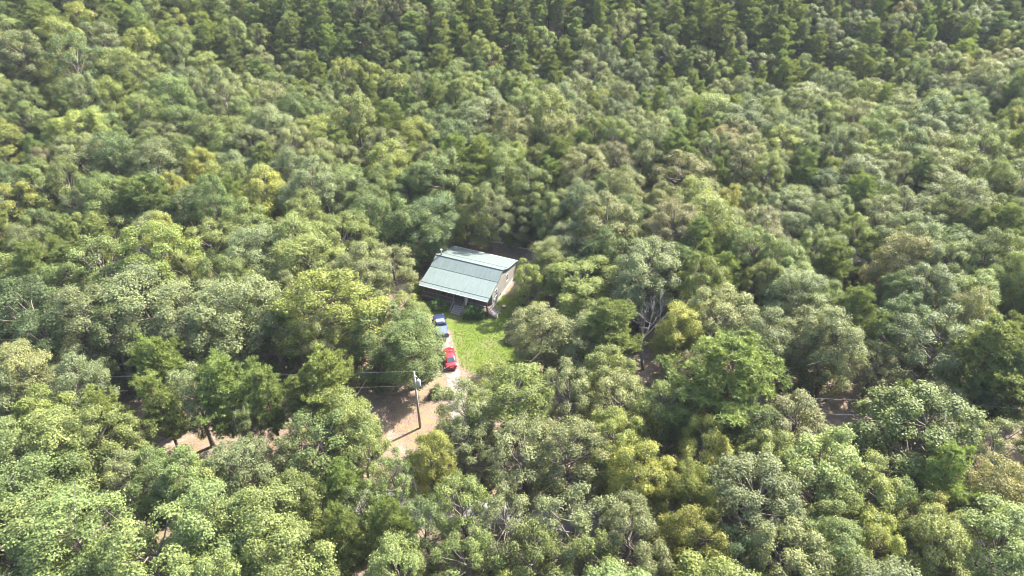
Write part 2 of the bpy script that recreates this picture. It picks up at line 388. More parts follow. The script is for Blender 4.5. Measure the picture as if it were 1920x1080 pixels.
def pine_proto(seed, H=16., R=3.3, zlo=.34, dens=1.0, cone=.8):
    rs = np.random.default_rng(seed); z0 = zlo*H; pa = rs.uniform(.08, .28, 3); pp = rs.uniform(0, 6.28, 3); pz = rs.uniform(1.5, 4, 3)
    b = MB(); lean = rs.normal(0, .25, 2)
    tp = [Vector((lean[0]*(i/6)**2+rs.normal(0, .05), lean[1]*(i/6)**2+rs.normal(0, .05), H*.97*i/6-(.15 if i == 0 else 0))) for i in range(7)]
    b.tube(tp, [.30, .22, .19, .15, .11, .07, .02], 8)
    CP, CD = [], []
    z = z0
    while z < H*.985:
        t = (z-z0)/(H-z0); L0 = R*(max(.05, (1-t**(1.7/cone))))**.62*(.6+.4*min(1, t/.18))
        nb = rs.integers(3, 6)
        a0 = rs.uniform(0, 6.28)
        for j in range(nb):
            a = a0+6.283*j/nb+rs.normal(0, .3); l = L0*rs.uniform(.55, 1.1)*(1+sum(pa[q]*math.cos((q+1)*a+pp[q]+pz[q]*z*.5) for q in range(3)))
            el = math.radians(rs.normal(12+30*t, 9))
            dr = np.array([math.cos(a)*math.cos(el), math.sin(a)*math.cos(el), math.sin(el)])
            f = z/(H*.97)*6; k = int(min(5, f)); st = np.array(tp[k].lerp(tp[k+1], f-k))
            if t < .1 and rs.uniform() < .4: l *= .5
            e = st+dr*l+np.array([0, 0, .12*l])
            b.tube([st, st+dr*l*.55-np.array([0, 0, .06*l]), e], [.055*(1-t)+.02, .04*(1-t)+.012, .008], 4, False)
            ncl = max(2, int(4.0*l*dens))
            for q in range(ncl):
                s = rs.uniform(.34, 1.02) if q else 1.0
                side = rs.normal(0, .30*l*(1.15-s)+.16)
                sv = np.array([-math.sin(a), math.cos(a), 0])
                c = st+dr*l*s+sv*side+np.array([0, 0, rs.uniform(.0, .30)])
                CP.append(c); CD.append(unit(dr*.55+np.array([0, 0, .75])+sv*side*.6))
        z += rs.uniform(.42, .70)
    for q in range(5): CP.append(np.array(tp[6])+rs.normal(0, .16, 3)); CD.append(np.array([0, 0, 1.]))
    CP = np.array(CP); CD = np.array(CD); nc = len(CP)
    nt = 6; k = np.repeat(np.arange(nc), nt)                         # tufts per shoot clump
    ct = np.clip(rs.normal(.5, .24, nc), 0, 1)
    TP = CP[k]+rs.normal(size=(len(k), 3))*np.array([.17, .17, .12]); TD = unit(CD[k]+rs.normal(size=(len(k), 3))*.45)
    nn = 11; j = np.repeat(np.arange(len(k)), nn); m = len(j)
    D = unit(TD[j]*.55+unit(rs.normal(size=(m, 3)))*.9)
    me = needle_mesh('pine_crown', TP[j], D, rs.uniform(.22, .36, m), rs.uniform(.06, .10, m), ct[k][j]+rs.normal(0, .12, m), M['needle'], rs)
    return me, b.mesh('pine_trunk', M['pine_bark'], True)

def dead_proto(seed, H=12., spread=1.0, levels=4, kids=3, r0=.24, fork=.45):
    rs = np.random.default_rng(seed); b = MB()
    def grow(p, d, l, r, lev):
        pts = [Vector(p)]; dd = Vector(d)
        for i in range(3):
            dd = (dd+Vector(rs.normal(0, .13, 3))).normalized(); pts.append(pts[-1]+dd*l/3)
        b.tube(pts, [r, r*.86, r*.72, r*.55], 7 if lev < 2 else 4, lev == 0)
        if lev >= levels: return
        for k in range(kids if lev else kids+1):
            s = rs.uniform(fork, 1); i = min(2, int(s*3)); q = pts[i].lerp(pts[i+1], s*3-i)
            ax = Vector(rs.normal(size=3)).cross(dd).normalized()
            nd = (dd*rs.uniform(.7, 1.1)+ax*rs.uniform(.45, .95)*spread+Vector((0, 0, .22))).normalized()
            grow(q, nd, l*rs.uniform(.5, .72), r*rs.uniform(.42, .6), lev+1)
        grow(pts[-1], dd, l*.6, r*.55, lev+1)
    grow((0, 0, -.15), (0, 0, 1), H*.48, r0, 0)
    return b.mesh('dead_branches', M['dead_wood'], True)

OAK, PINE = [], []
for s in range(5): OAK.append(oak_proto(100+s, H=15, R=4.0, lobes=44, cl=36, lv=24))                      # full rounded
for s in range(3): OAK.append(oak_proto(200+s, H=15, R=4.0, zlo=.26, lobes=34, cl=40, lv=24, rl=(1.1, 1.9), bulge=.5))   # lumpy
for s in range(2): OAK.append(oak_proto(300+s, H=15, R=4.0, zlo=.34, lobes=46, cl=32, lv=22, rl=(.6, 1.15), leaf=(.13, .22), bulge=.45))  # fine smooth
for s in range(3): OAK.append(oak_proto(400+s, H=15, R=4.0, zlo=.30, lobes=32, cl=23, lv=22, rl=(.7, 1.2), hole=.12))   # thin, sky and ground show through
for s in range(2): OAK.append(oak_proto(500+s, H=15, R=4.0, zlo=.12, lobes=42, cl=31, lv=23, rl=(.8, 1.3), bulge=.36))   # branchy to the ground
FULL, LUMPY, FINE, THIN, LOW = range(0, 5), range(5, 8), range(8, 10), range(10, 13), range(13, 15)
for s in range(4): PINE.append(pine_proto(600+s))
for s in range(2): PINE.append(pine_proto(650+s, R=3.6, zlo=.28, dens=1.15, cone=.6))
for s in range(2): PINE.append(pine_proto(680+s, R=2.8, zlo=.40, cone=1.0))

TINT = dict(g=(.120, .154, .046), l=(.154, .188, .058), s=(.146, .167, .070), d=(.092, .122, .042), y=(.190, .202, .046),
            Y=(.164, .192, .046), o=(.158, .160, .060), r=(.166, .154, .072), P=(.128, .164, .046), L=(.148, .188, .046), D=(.106, .136, .050))
WORD = dict(g='mid green', l='light green', s='grey-green', d='dark green', y='golden yellow-green', Y='fresh yellow-green', o='olive brown-green', r='rusty brown-green',
            P='green', L='bright green', D='dark green')

# ------------------------------------------------------------------ trees read off the photograph: crown centre px, py, crown width px, kind, look, shape
LISTED = '''
28 862 150 O l F|118 842 150 O l F|182 835 140 O l N|60 938 170 O l F|28 1040 190 O l F|150 1015 190 O l F|250 905 110 O s T|305 912 110 O g F|365 915 140 O l F
290 1045 210 O l L|405 1000 190 O l F|455 905 135 O s F|505 1005 190 O l F|560 958 130 O g F|545 1065 180 O l F|395 930 130 O l T|600 840 150 O g T|560 850 110 O s T
640 925 90 P L N|735 1000 105 P L N|690 868 105 O g T|738 902 92 O g T|640 1010 100 P P N|680 960 100 O g T|810 868 86 O y L|870 830 110 O s T .7|880 778 130 O s T .85|965 748 150 O Y F .85|925 722 100 O Y T .7|985 868 150 O s T
870 960 120 O g T|945 985 130 O s T|800 1000 110 O d T|880 1055 130 O g T|1000 1050 130 O g T|1062 862 150 O s N|1068 742 110 O s T|1162 765 120 O s T
1240 780 110 O g F|1290 790 80 O s F|1198 892 130 O y F|1322 858 110 O y F|1292 925 100 O Y F|1290 1015 125 O y F|1415 950 190 O s N|1545 888 170 O l F|1440 870 110 O l F
1622 925 130 O l F|1175 1015 150 O o N|1072 985 150 O s T|1570 985 120 O l F|1640 1035 110 O y F|1745 1000 110 O y T|1770 905 120 P L N|1850 925 130 O o F|1560 1050 140 O l F
1745 1050 140 O l F|1870 1040 180 O l F|1690 965 110 O g T|1460 1050 150 O s F|1370 1060 110 O d T|1110 1070 130 O g T
1360 715 185 P L W|1490 800 140 O o F .85|1405 815 105 O d F|1605 838 90 O s T .75|1730 815 200 O g F|1680 775 75 P L N|1862 850 120 O s T|1850 680 150 P P W|1895 720 110 P D W
1755 645 150 O s T|1560 650 130 O s L|1495 640 110 O s L|1430 640 120 O s F|1640 690 90 O s T .7|1342 600 130 O s F|1265 628 98 O y F|1140 620 110 P P W .85|1085 640 110 O s L .8
1025 625 125 O s L .75|1096 535 138 O Y F .7|1036 492 95 O l F .68|985 524 62 O Y B .75|1065 470 120 O s F .65|1205 520 140 O s F|1130 480 90 O g F|1490 568 110 O s F|1600 600 90 P P W|1690 610 110 O d T|1740 560 110 O s F
45 705 110 O s F|150 735 120 O s F|95 790 120 O Y F|205 790 95 P L N|308 695 105 P L W|300 760 90 P P N|365 745 110 O s T|430 735 115 P L W|500 745 95 P P N|610 725 120 P L W|570 760 80 P P N|640 795 120 O g F|470 810 70 O d T
60 590 160 O d L|165 600 150 O s L|265 570 160 O s L|360 590 150 O s L|450 590 160 O s L|510 620 110 O d L|220 640 120 O d L|90 640 120 O d L
610 585 175 O Y F|560 560 90 O o T|705 625 135 O g L .8|782 606 80 O g F .78|772 645 125 O g L .85|738 500 95 O s T .85|675 515 110 O s F|600 640 90 O o T|760 575 60 O l T .6
640 460 110 O g F|560 460 110 O l F|480 480 110 O s F|400 470 110 O l F|300 460 110 O s F|700 420 100 O g F|755 425 110 O g L .9|812 412 105 O d L .85|918 390 78 O s T|985 408 75 O d L .7|872 388 90 O g L .9
1045 400 85 O l F .85|1100 400 90 O s F|600 265 85 O y F|642 246 58 O y F|500 372 110 O y F|780 268 80 O Y F|855 300 75 P L N|900 310 75 P L N|385 322 66 O y F|350 384 60 O y F|328 366 54 O y F
35 400 100 O y F|262 462 60 O o T|120 490 56 P P N|1002 285 56 O y F|1045 305 72 P P W|1092 285 58 P P W|1155 318 82 O r N|1262 292 80 P P W|1370 392 60 O y F|1432 445 90 O r N|1120 432 54 O y F|1190 474 44 O Y F
1350 285 80 O r N|1385 178 50 O y F|1900 240 64 O y F|1640 420 90 O s F|1560 420 80 O l F|1510 330 60 P P N|1720 340 70 P D N|1880 440 90 P P W|1800 390 110 O s F
'''
SHAPE = dict(F=list(FULL)+list(LUMPY), L=list(LOW)+[5, 6], N=list(FINE), T=list(THIN), B=[13, 14])
PSHAPE = dict(N=[0, 1, 2, 3], W=[4, 5], S=[6, 7])
trees = []     # x, y, width m, height m, kind, look, proto
for tok in LISTED.replace('\n', '|').split('|'):
    if not tok.strip(): continue
    a = tok.split(); px, py, wd = map(float, a[:3]); kd, lk, sh = a[3:6]
    z = 10.0
    for _ in range(4):
        p = unproj(px, py, z); sc = FPX/depth(p.x, p.y, z); wm = wd/sc
        Ht = (9.6+.60*wm) if kd == 'O' else (10.2+.78*wm)
        if len(a) > 6: Ht *= float(a[6])
        z = float(terrain(p.x, p.y))+Ht*(.64 if kd == 'O' else .68)
    pool = SHAPE[sh] if kd == 'O' else PSHAPE[sh]
    trees.append([p.x, p.y, wm, Ht, kd, lk, int(rng.choice(pool)), True])

# clearings: no tree may root here
def in_poly(x, y, poly):
    c = False; n = len(poly)
    for i in range(n):
        x1, y1 = poly[i]; x2, y2 = poly[i-1]
        if (y1 > y) != (y2 > y) and x < (x2-x1)*(y-y1)/(y2-y1)+x1: c = not c
    return c
YARD = [(-25, 98), (-19, 88), (-16, 80), (-24, 72), (-30, 66), (-60, 66), (-60, 54), (-30, 54), (-13, 53), (-3, 53), (2, 60), (9, 66), (10, 78), (13, 90), (13, 101), (8, 111), (-3, 114), (-15, 113), (-25, 108)]
PATCH = [[(30, 57), (50, 55), (54, 70), (42, 78), (32, 74)], [(17, 66), (23, 66), (24, 76), (17, 77)], [(-64, 66), (-30, 66), (-30, 74), (-64, 73)], [(0, 55), (9, 55), (9, 67), (0, 67)],
         [(52, 58), (75, 54), (75, 62), (54, 64)]]
def road_y(x): return float(np.interp(x, [p[0] for p in ROAD], [p[1] for p in ROAD]))
def blocked(x, y):
    return abs(y-road_y(x)) < 3.4 or in_poly(x, y, YARD) or any(in_poly(x, y, p) for p in PATCH)
trees = [t for t in trees if abs(t[1]-road_y(t[0])) > 2.2 or t[1] < 40 or True]

def pine_edge(px): return float(np.interp(px, [-400, 0, 250, 400, 560, 640, 800, 1000, 1280, 1500, 1920, 2400], [40, 55, 75, 120, 205, 205, 150, 165, 175, 185, 120, 110]))
OPEN = [(a, b_, unproj(a, b_)) for a, b_ in ((1206, 560), (1206, 600), (1206, 650), (1215, 690), (1480, 690), (1500, 705), (1560, 750), (1600, 765), (1650, 740), (1630, 510), (1628, 545), (275, 760), (275, 800), (290, 840), (250, 760),
        (400, 860), (450, 870), (560, 860), (185, 935), (530, 920), (620, 960), (660, 965), (800, 905), (880, 865), (905, 945), (960, 980), (1540, 1000), (10, 640), (560, 685), (1000, 840), (1330, 830))]
CELL = 8.0; grid = {}
def put(t):
    grid.setdefault((int(t[0]//CELL), int(t[1]//CELL)), []).append(t)
for t in trees: put(t)
def near(x, y, wm, k):
    i, j = int(x//CELL), int(y//CELL)
    for a in range(i-1, i+2):
        for b in range(j-1, j+2):
            for q in grid.get((a, b), ()):
                if (q[0]-x)**2+(q[1]-y)**2 < (k*(q[2]+wm)*.5)**2: return True
    return False
for _ in range(26000):
    y = rng.uniform(14, 300); half = .75*(.809*y+40)+24
    x = rng.uniform(-half, half)
    if rng.uniform() > half/210: continue
    if blocked(x, y): continue
    tz = float(terrain(x, y)); px, py, sc = proj(x, y, tz+10)
    n1 = math.sin(x*.031+1.7)*math.sin(y*.043+.6)+.6*math.sin(x*.083-y*.061)
    ppine = .66 if py < pine_edge(px) else (.08 if n1 < .45 else .22)
    if py < pine_edge(px) and px > 1000 and math.sin(px*.011+1.0)*math.sin(py*.05+px*.004) > .45: ppine = .35
    if py > 820: ppine *= .4
    if rng.uniform() < ppine:
        kd = 'P'; wm = rng.uniform(5.0, 8.0); Ht = 10+.75*wm+rng.normal(0, 1.3)
        lk = rng.choice(['P', 'L', 'D'], p=[.55, .3, .15] if py > 230 else [.58, .14, .28]); sh = int(rng.integers(0, len(PINE)))
        k = .60
    else:
        kd = 'O'; wm = rng.uniform(6.0, 10.8); Ht = 9.4+.62*wm+rng.normal(0, 1.5)
        pr_ = np.array([.28, .24, .33, .05, .008, .065, .02, .004]) if px < 1000 else np.array([.22, .20, .44, .05, .008, .050, .03, .01])
        if n1 > .5: pr_ = pr_*np.array([1, 1.3, .6, .6, 2.4, 2.4, 1.3, 1])
        lk = rng.choice(list('glsdyYor'), p=pr_/pr_.sum())
        sh = int(rng.choice(list(FULL)*3+list(LUMPY)*3+list(FINE)*2+list(THIN))) if lk not in 'r' else int(rng.choice(list(FINE)))
        k = .56
    if py > 545: k *= 1.32                       # the trees along the road and the clearing are listed above: only fill the holes
    if near(x, y, wm, k): continue
    hit = False
    for qx, qy, q in OPEN:                       # glimpses of snag, soil and road stay open
        if y < q.y and abs(px-qx) < wm*sc*.5+6 and abs(py-qy) < (Ht*.29+wm*.25)*sc+4: hit = True; break
    if hit: continue
    t = [x, y, wm, Ht, kd, lk, sh, False]; trees.append(t); put(t)

# ------------------------------------------------------------------ place the trees: the largest in view as things, the rest as far woods
def vary(c, r):
    f = r.uniform(.86, 1.16); g = r.uniform(-.05, .05)
    return (c[0]*f*(1+g*1.6), c[1]*f, c[2]*f*(1-g*1.5))
def zone(x, y):
    if y < road_y(x): return 'across the gravel road from the house'
    if y < 61.5: return 'between the gravel road and the power line'
    if y < 72: return 'beside the power line clearing'
    if y < 108:
        return 'in the woods past the chimney end of the house' if x < -8 else 'in the woods past the side-steps end of the house'
    if y < 165: return 'in the woods behind the house'
    return 'on the wooded slope far behind the house'
LAND = [(-12.3, 63.1, 9, 'close to the utility pole with the transformer'), (-9.3, 76.5, 8, 'close to the red sedan'), (-11.3, 83.5, 8, 'close to the blue pickup truck'),
        (19.3, 74, 9, 'close to the bare grey snag'), (52.9, 57.5, 11, 'close to the almost hidden utility pole'), (4, 62, 9, 'close to the pale half hidden car'),
        (-11, 92, 11, 'close to the chimney end of the house'), (-1, 94, 11, 'close to the gable wall with the side steps'), (-5, 104, 12, 'right behind the house by the stone edging'),
        (51, 91, 12, 'close to the leafless purplish twiggy tree'), (-40, 57, 10, 'by the strip of bare dirt under the power line')]
def zone(x, y, base=zone):
    c = [((x-a)**2+(y-b_)**2, t) for a, b_, r, t in LAND if (x-a)**2+(y-b_)**2 < r*r]
    if c: return min(c)[1]
    z = base(x, y)
    if z == 'across the gravel road from the house': z = 'across the gravel road, '+('towards the pine cluster' if x < -15 else ('opposite the driveway mouth' if x < 12 else 'well past the driveway'))
    if z.startswith('in the woods behind'): z += ', past its chimney end' if x < -35 else (', past its side-steps end' if x > 30 else '')
    return z
CROWN = {**{i: 'round-crowned' for i in FULL}, **{i: 'lumpy-crowned' for i in LUMPY}, **{i: 'fine-leaved' for i in FINE}, **{i: 'sparse' for i in THIN}, **{i: 'low-branched' for i in LOW}}
PCROWN = {0: 'feathery', 1: 'feathery', 2: 'upright', 3: 'upright', 4: 'wide', 5: 'wide', 6: 'bare-stemmed', 7: 'bare-stemmed'}
SIZEW = lambda w_: 'small' if w_ < 5.6 else ('broad' if w_ > 8 else 'medium')
SPECIAL = {  # listed trees that can be singled out by what they stand beside (photo px of their crown)
    (810, 868): 'narrow golden yellow-green tree beside the mouth of the gravel driveway',
    (965, 748): 'wide fresh yellow-green tree over the driveway behind the red car',
    (1360, 715): 'huge bright green pine with broad feathery crown among grey-green oaks',
    (985, 530): 'short yellow-green tree close against the gable wall of the house',
    (918, 390): 'tall thin grey-green tree with pale bare trunk just behind the house',
    (610, 585): 'very broad yellow-olive tree standing between pines and parked cars',
    (738, 500): 'thin grey-green tree leaning over the chimney end of the porch roof',
    (1265, 628): 'golden yellow-green tree right beside the bare dead snag',
    (870, 830): 'sparse grey-green tree on the driveway edge next to utility pole',
    (705, 625): 'leafy mid green tree shading the parked pickup truck',
    (1062, 862): 'grey-green fine-leaved tree in front of the half hidden pale car',
    (1415, 950): 'large silvery grey-green tree between golden trees and gravel road'}
spec_xy = {}
in_view = []
for t in trees:
    x, y, wm, Ht, kd, lk, sh, li = t
    tz = float(terrain(x, y)); px, py, sc = proj(x, y, tz+Ht*.65)
    vis = -wm*sc*.5 < px < 1920+wm*sc*.5 and -wm*sc*.5 < py < 1080+wm*sc*.6 and proj(x, y, tz+Ht)[1] < 1075
    t += [tz, px, py, sc*wm, vis]
indiv = []
for kd, lim in (('O', 300), ('P', 170)):
    c = [t for t in trees if t[4] == kd and t[12]]
    c.sort(key=lambda t: -(t[11]+(60 if t[7] else 0)))
    indiv += c[:lim]
ids = set(id(t) for t in indiv)
far = [t for t in trees if id(t) not in ids]

rr = random.Random(11)
special_used = {}
for t in indiv:
    x, y, wm, Ht, kd, lk, sh, li, tz, px, py, pw, vis = t
    oak = kd == 'O'
    root = empty('oak_tree' if oak else 'pine_tree', (x, y, tz-.03), rr.uniform(0, 6.283))
    s = wm/8.0 if oak else wm/6.4; sz = Ht/(15. if oak else 16.)
    an = rr.uniform(.88, 1.14); root.scale = (s*an, s/an, sz)
    me_c, me_t = (OAK if oak else PINE)[sh]
    c = bpy.data.objects.new('crown', me_c); tr = bpy.data.objects.new('trunk', me_t)
    for o in (c, tr): link(o, root)
    c['tint'] = vary(TINT[lk], rr)
    kw = 'broadleaf tree' if oak else 'pine'
    lab = None
    if li:
        for (sx, sy), txt in SPECIAL.items():
            if abs(px-sx) < 14 and abs(py-sy) < 24 and (sx, sy) not in special_used: lab = txt; special_used[(sx, sy)] = 1
    if lab: tag(root, lab, 'tree' if oak else 'pine tree')
    else:
        lk_ = f'{SIZEW(wm)} {(CROWN if oak else PCROWN)[sh]} {WORD[lk]} {kw}'
        tag(root, f'{lk_} {zone(x, y)}', 'tree' if oak else 'pine tree', f'{lk_}s {zone(x, y)}')

# the rest: one object of stuff, its points carry the same crowns and trunks
def proto_coll(name, meshes):
    c = bpy.data.collections.new(name)
    for i, me in enumerate(meshes):
        o = bpy.data.objects.new('%s_%02d' % (name, i), me); c.objects.link(o)
    return c
CC = proto_coll('wood_crowns', [m_[0] for m_ in OAK+PINE]); CT = proto_coll('wood_trunks', [m_[1] for m_ in OAK+PINE])
def stuff_points(name, rows, mp):
    """rows: x,y,z,scale xy,scale z,rot,proto,(tint)"""
    me = bpy.data.meshes.new(name); me.from_pydata([r[:3] for r in rows], [], [])
    n = len(rows)
    def att(nm, ty, field, vals):
        a = me.attributes.new(nm, ty, 'POINT'); a.data.foreach_set(field, np.asarray(vals, np.float32 if ty != 'INT' else np.int32).ravel())
    att('sc', 'FLOAT_VECTOR', 'vector', [(r[3], r[3], r[4]) for r in rows]); att('rot', 'FLOAT_VECTOR', 'vector', [(0, 0, r[5]) for r in rows])
    att('proto', 'INT', 'value', [r[6] for r in rows]); att('tint', 'FLOAT_COLOR', 'color', [(*r[7], 1) for r in rows])
    o = bpy.data.objects.new(name, me); COL.objects.link(o)
    g = bpy.data.node_groups.new(name, 'GeometryNodeTree')
    g.interface.new_socket('Geometry', in_out='INPUT', socket_type='NodeSocketGeometry'); g.interface.new_socket('Geometry', in_out='OUTPUT', socket_type='NodeSocketGeometry')
    N, L = g.nodes, g.links
    gi = N.new('NodeGroupInput'); go = N.new('NodeGroupOutput'); j = N.new('GeometryNodeJoinGeometry')
    def named(nm, ty):
        a = N.new('GeometryNodeInputNamedAttribute'); a.data_type = ty; a.inputs[0].default_value = nm; return a.outputs[0]
    e2r = N.new('FunctionNodeEulerToRotation'); L.new(named('rot', 'FLOAT_VECTOR'), e2r.inputs[0])
    for coll in mp:
        ci = N.new('GeometryNodeCollectionInfo'); ci.inputs[0].default_value = coll; ci.inputs[1].default_value = True; ci.inputs[2].default_value = True
        ip = N.new('GeometryNodeInstanceOnPoints'); L.new(gi.outputs[0], ip.inputs['Points']); L.new(ci.outputs[0], ip.inputs['Instance'])
        ip.inputs['Pick Instance'].default_value = True
        L.new(named('proto', 'INT'), ip.inputs['Instance Index']); L.new(e2r.outputs[0], ip.inputs['Rotation']); L.new(named('sc', 'FLOAT_VECTOR'), ip.inputs['Scale'])
        L.new(ip.outputs[0], j.inputs[0])
    L.new(j.outputs[0], go.inputs[0])
    md = o.modifiers.new('scatter', 'NODES'); md.node_group = g
    return o
rows = []
for t in far:
    x, y, wm, Ht, kd, lk, sh = t[:7]; oak = kd == 'O'; tz = t[8]
    rows.append((x, y, tz-.03, wm/8 if oak else wm/6.4, Ht/(15. if oak else 16.), rr.uniform(0, 6.283), sh if oak else len(OAK)+sh, vary(TINT[lk], rr)))
tag(stuff_points('woodland', rows, (CC, CT)), 'dense mixed woodland of pines and oaks covering the far slopes', 'woodland', kind='stuff')
# low undergrowth between the trunks
rows = []
for _ in range(2600):
    y = rng.uniform(35, 190); half = .75*(.809*y+40)+6; x = rng.uniform(-half, half)
    if blocked(x, y) and not (rng.uniform() < .10 and abs(y-road_y(x)) > 4 and not in_poly(x, y, LAWN) and abs(x+8) > 6): continue
    if -21 < x < 8 and 70 < y < 112: continue
    s = rng.uniform(.12, .34)
    rows.append((x, y, float(terrain(x, y))-.05, s*1.1, s*.75, rng.uniform(0, 6.28), int(rng.choice(list(LOW)+list(THIN))), vary(TINT[rng.choice(list('gdsoY'))], rr)))
tag(stuff_points('undergrowth', rows, (CC, CT)), 'low leafy undergrowth and saplings between the tree trunks', 'undergrowth', kind='stuff')
#PART2
# ------------------------------------------------------------------ dead trees and shrubs
def dead_tree(px, py, me, s, sz, rz, label):
    p = unproj(px, py, 0); z = float(terrain(p.x, p.y))
    r = empty('dead_tree', (p.x, p.y, z-.03), rz); r.scale = (s, s, sz)
    link(bpy.data.objects.new('trunk', me), r); return tag(r, label, 'dead tree')
TWIG = dead_proto(33, H=12, levels=5, kids=3, r0=.17, spread=1.1)
dead_tree(1206, 694, dead_proto(21, H=12.5, levels=5, kids=2, r0=.25, spread=.8, fork=.5), 1, 1, 1.0, 'bare pale grey dead snag with forked limbs')
dead_tree(1628, 575, TWIG, 1.0, 1.0, .4, 'leafless purplish grey twiggy tree amid grey-green oaks')
dead_tree(1010, 372, TWIG, .7, .85, 2.4, 'small leafless grey tree behind the yard beside round pines')
dead_tree(8, 668, dead_proto(25, H=9, levels=3, kids=2, r0=.2, fork=.5), .9, 1.0, .6, 'short broken dead snag in front of dark shaded oaks')
dead_tree(745, 600, TWIG, .5, .6, 1.1, 'small bare grey tree beside the parked pickup truck')

SHRUB = oak_proto(900, H=1.7, R=1.15, zlo=.03, lobes=16, cl=16, lv=9, rl=(.32, .5), leaf=(.16, .26))
def shrub(x, y, s, tint, label, sz=None):
    r = empty('shrub', (x, y, -.02), rr.uniform(0, 6)); r.scale = (s, s, sz or s)
    c = bpy.data.objects.new('crown', SHRUB[0]); c['tint'] = tint; link(c, r); link(bpy.data.objects.new('stem', SHRUB[1]), r)
    return tag(r, label, 'shrub')

# ------------------------------------------------------------------ house
HX, HY, HA, HL = -15.36, 91.55, math.radians(-22.4), 12.4
house = empty('house', (HX, HY, 0), HA)
tag(house, 'tan sided house with pale green metal roof and long front porch', 'house')
def hw(u, v, z=0): return Vector((HX+u*math.cos(HA)-v*math.sin(HA), HY+u*math.sin(HA)+v*math.cos(HA), z))
def siding():
    m, N, L, b = mat('vinyl_siding', (.36, .32, .27), .6, .3)
    co = N.new('ShaderNodeTexCoord').outputs['Object']
    n = noise(N, L, 1.3, 6, .6, .2, co); wv = N.new('ShaderNodeTexWave'); wv.bands_direction = 'Z'; wv.wave_profile = 'SAW'
    wv.inputs['Scale'].default_value = 2.6; L.new(co, wv.inputs[0])
    r = ramp(N, L, n.outputs[0], [(.3, (.195, .182, .158)), (.7, (.255, .238, .208))]); L.new(r.outputs[0], b.inputs['Base Color'])
    bump(N, L, b, wv.outputs[0], .5, .03); return m
def roofing():
    m, N, L, b = mat('green_metal_roofing', (.17, .215, .195), .45, .4)
    co = N.new('ShaderNodeTexCoord').outputs['Object']
    mp = N.new('ShaderNodeMapping'); mp.inputs['Scale'].default_value = (2.2, .35, .35); L.new(co, mp.inputs[0])
    n = noise(N, L, 1.5, 7, .65, .3, mp.outputs[0])
    r = ramp(N, L, n.outputs[0], [(.3, (.086, .110, .101)), (.55, (.107, .132, .122)), (.75, (.128, .150, .140))]); L.new(r.outputs[0], b.inputs['Base Color'])
    n2 = noise(N, L, 9, 4, .6, 0, co); rg = ramp(N, L, n2.outputs[0], [(.3, (.42,)*3), (.7, (.58,)*3)]); L.new(rg.outputs[0], b.inputs['Roughness'])
    return m
M['siding'] = siding(); M['roof'] = roofing()
M['trim'] = worn('dark_green_trim', (.055, .09, .08), .2, 5, .5)
M['base'] = worn('block_foundation', (.34, .33, .31), .2, 4, .9)
M['deck'] = worn('weathered_deck', (0.143, 0.118, 0.102), .35, 4, .85, .1, stretch=(.6, 8, 1))
M['rail'] = worn('grey_rail_wood', (0.205, 0.174, 0.149), .3, 5, .85, .1)
M['post'] = worn('brown_post_paint', (.15, .065, .05), .3, 5, .6)
M['step'] = worn('pale_step_wood', (0.260, 0.229, 0.217), .3, 6, .85, .1)
M['skirt'] = worn('dark_skirting', (.085, .06, .05), .35, 5, .9, .1)
M['glass'] = mat('window_glass', (.02, .025, .03), .06, .6)[0]
M['white'] = worn('white_paint', (0.446, 0.440, 0.428), .08, 4, .5)
M['black'] = worn('black_rubber', (.02, .02, .021), .3, 8, .8, .2)
M['steel'] = worn('galvanised_steel', (0.310, 0.316, 0.322), .15, 6, .4, .5, .6)

EV, BV, RV = 0.0, 4.2, 6.4
PROF = [(0.0, 3.15), (.75, 3.31), (4.2, 4.17), (6.4, 5.25), (8.6, 4.17), (12.8, 3.15)]
wall = MB()
gab = [(2.3, .1), (12.5, .1), (12.5, 3.14), (8.6, 4.11), (6.4, 5.18), (4.2, 4.11), (2.3, 3.62)]
wall.slab([(.3, v, z) for v, z in gab], (.16, 0, 0)); wall.slab([(12.0, v, z) for v, z in gab], (.16, 0, 0))
wall.box(.46, 12.0, 2.302, 2.46, .1, 3.61); wall.box(.46, 12.0, 12.34, 12.498, .1, 3.13)
wall.build('wall', M['siding'], house)
fb = MB(); fb.box(.26, 12.2, 2.26, 2.34, -.1, .5); fb.box(.26, 12.2, 12.46, 12.54, -.1, .5); fb.box(.26, .34, 2.34, 12.46, -.1, .497); fb.box(12.12, 12.2, 2.34, 12.46, -.1, .497)
fb.build('foundation', M['base'], house)
for i in range(5):
    (v0, z0), (v1, z1) = PROF[i], PROF[i+1]
    b = MB(); e = .0
    b.slab([(0, v0, z0), (HL, v0, z0), (HL, v1, z1), (0, v1, z1)], (0, 0, .07))
    n = Vector((0, -(z1-z0), v1-v0)).normalized()
    k = 0; u = .02
    while u < HL:
        a = Vector((u, v0, z0+.07)); c = Vector((u, v1, z1+.07))
        b.beam(a+n*.008, c+n*.008, .03, .03); u += .4125
    b.build('roof_panel', M['roof'], house)
for v, z, nm, wd in ((6.4, 5.33, 'ridge_cap', .30), (4.2, 4.255, 'roof_flashing', .10), (.75, 3.395, 'roof_flashing', .10), (8.6, 4.255, 'roof_flashing', .10)):
    MB().box(-.03, HL+.03, v-wd/2, v+wd/2, z-.02, z+.035).build(nm, M['roof'] if wd > .2 else M['trim'], house)
for s, u in ((0, -.035), (1, HL+.005)):
    b = MB()
    for i in range(5):
        (v0, z0), (v1, z1) = PROF[i], PROF[i+1]
        b.beam((u+.015, v0, z0+.0), (u+.015, v1, z1+.0), .03, .16)
    b.build('rake_board', M['trim'], house)
MB().box(-.02, HL+.02, -.09, -.005, 3.06, 3.2).build('front_gutter', M['white'], house)
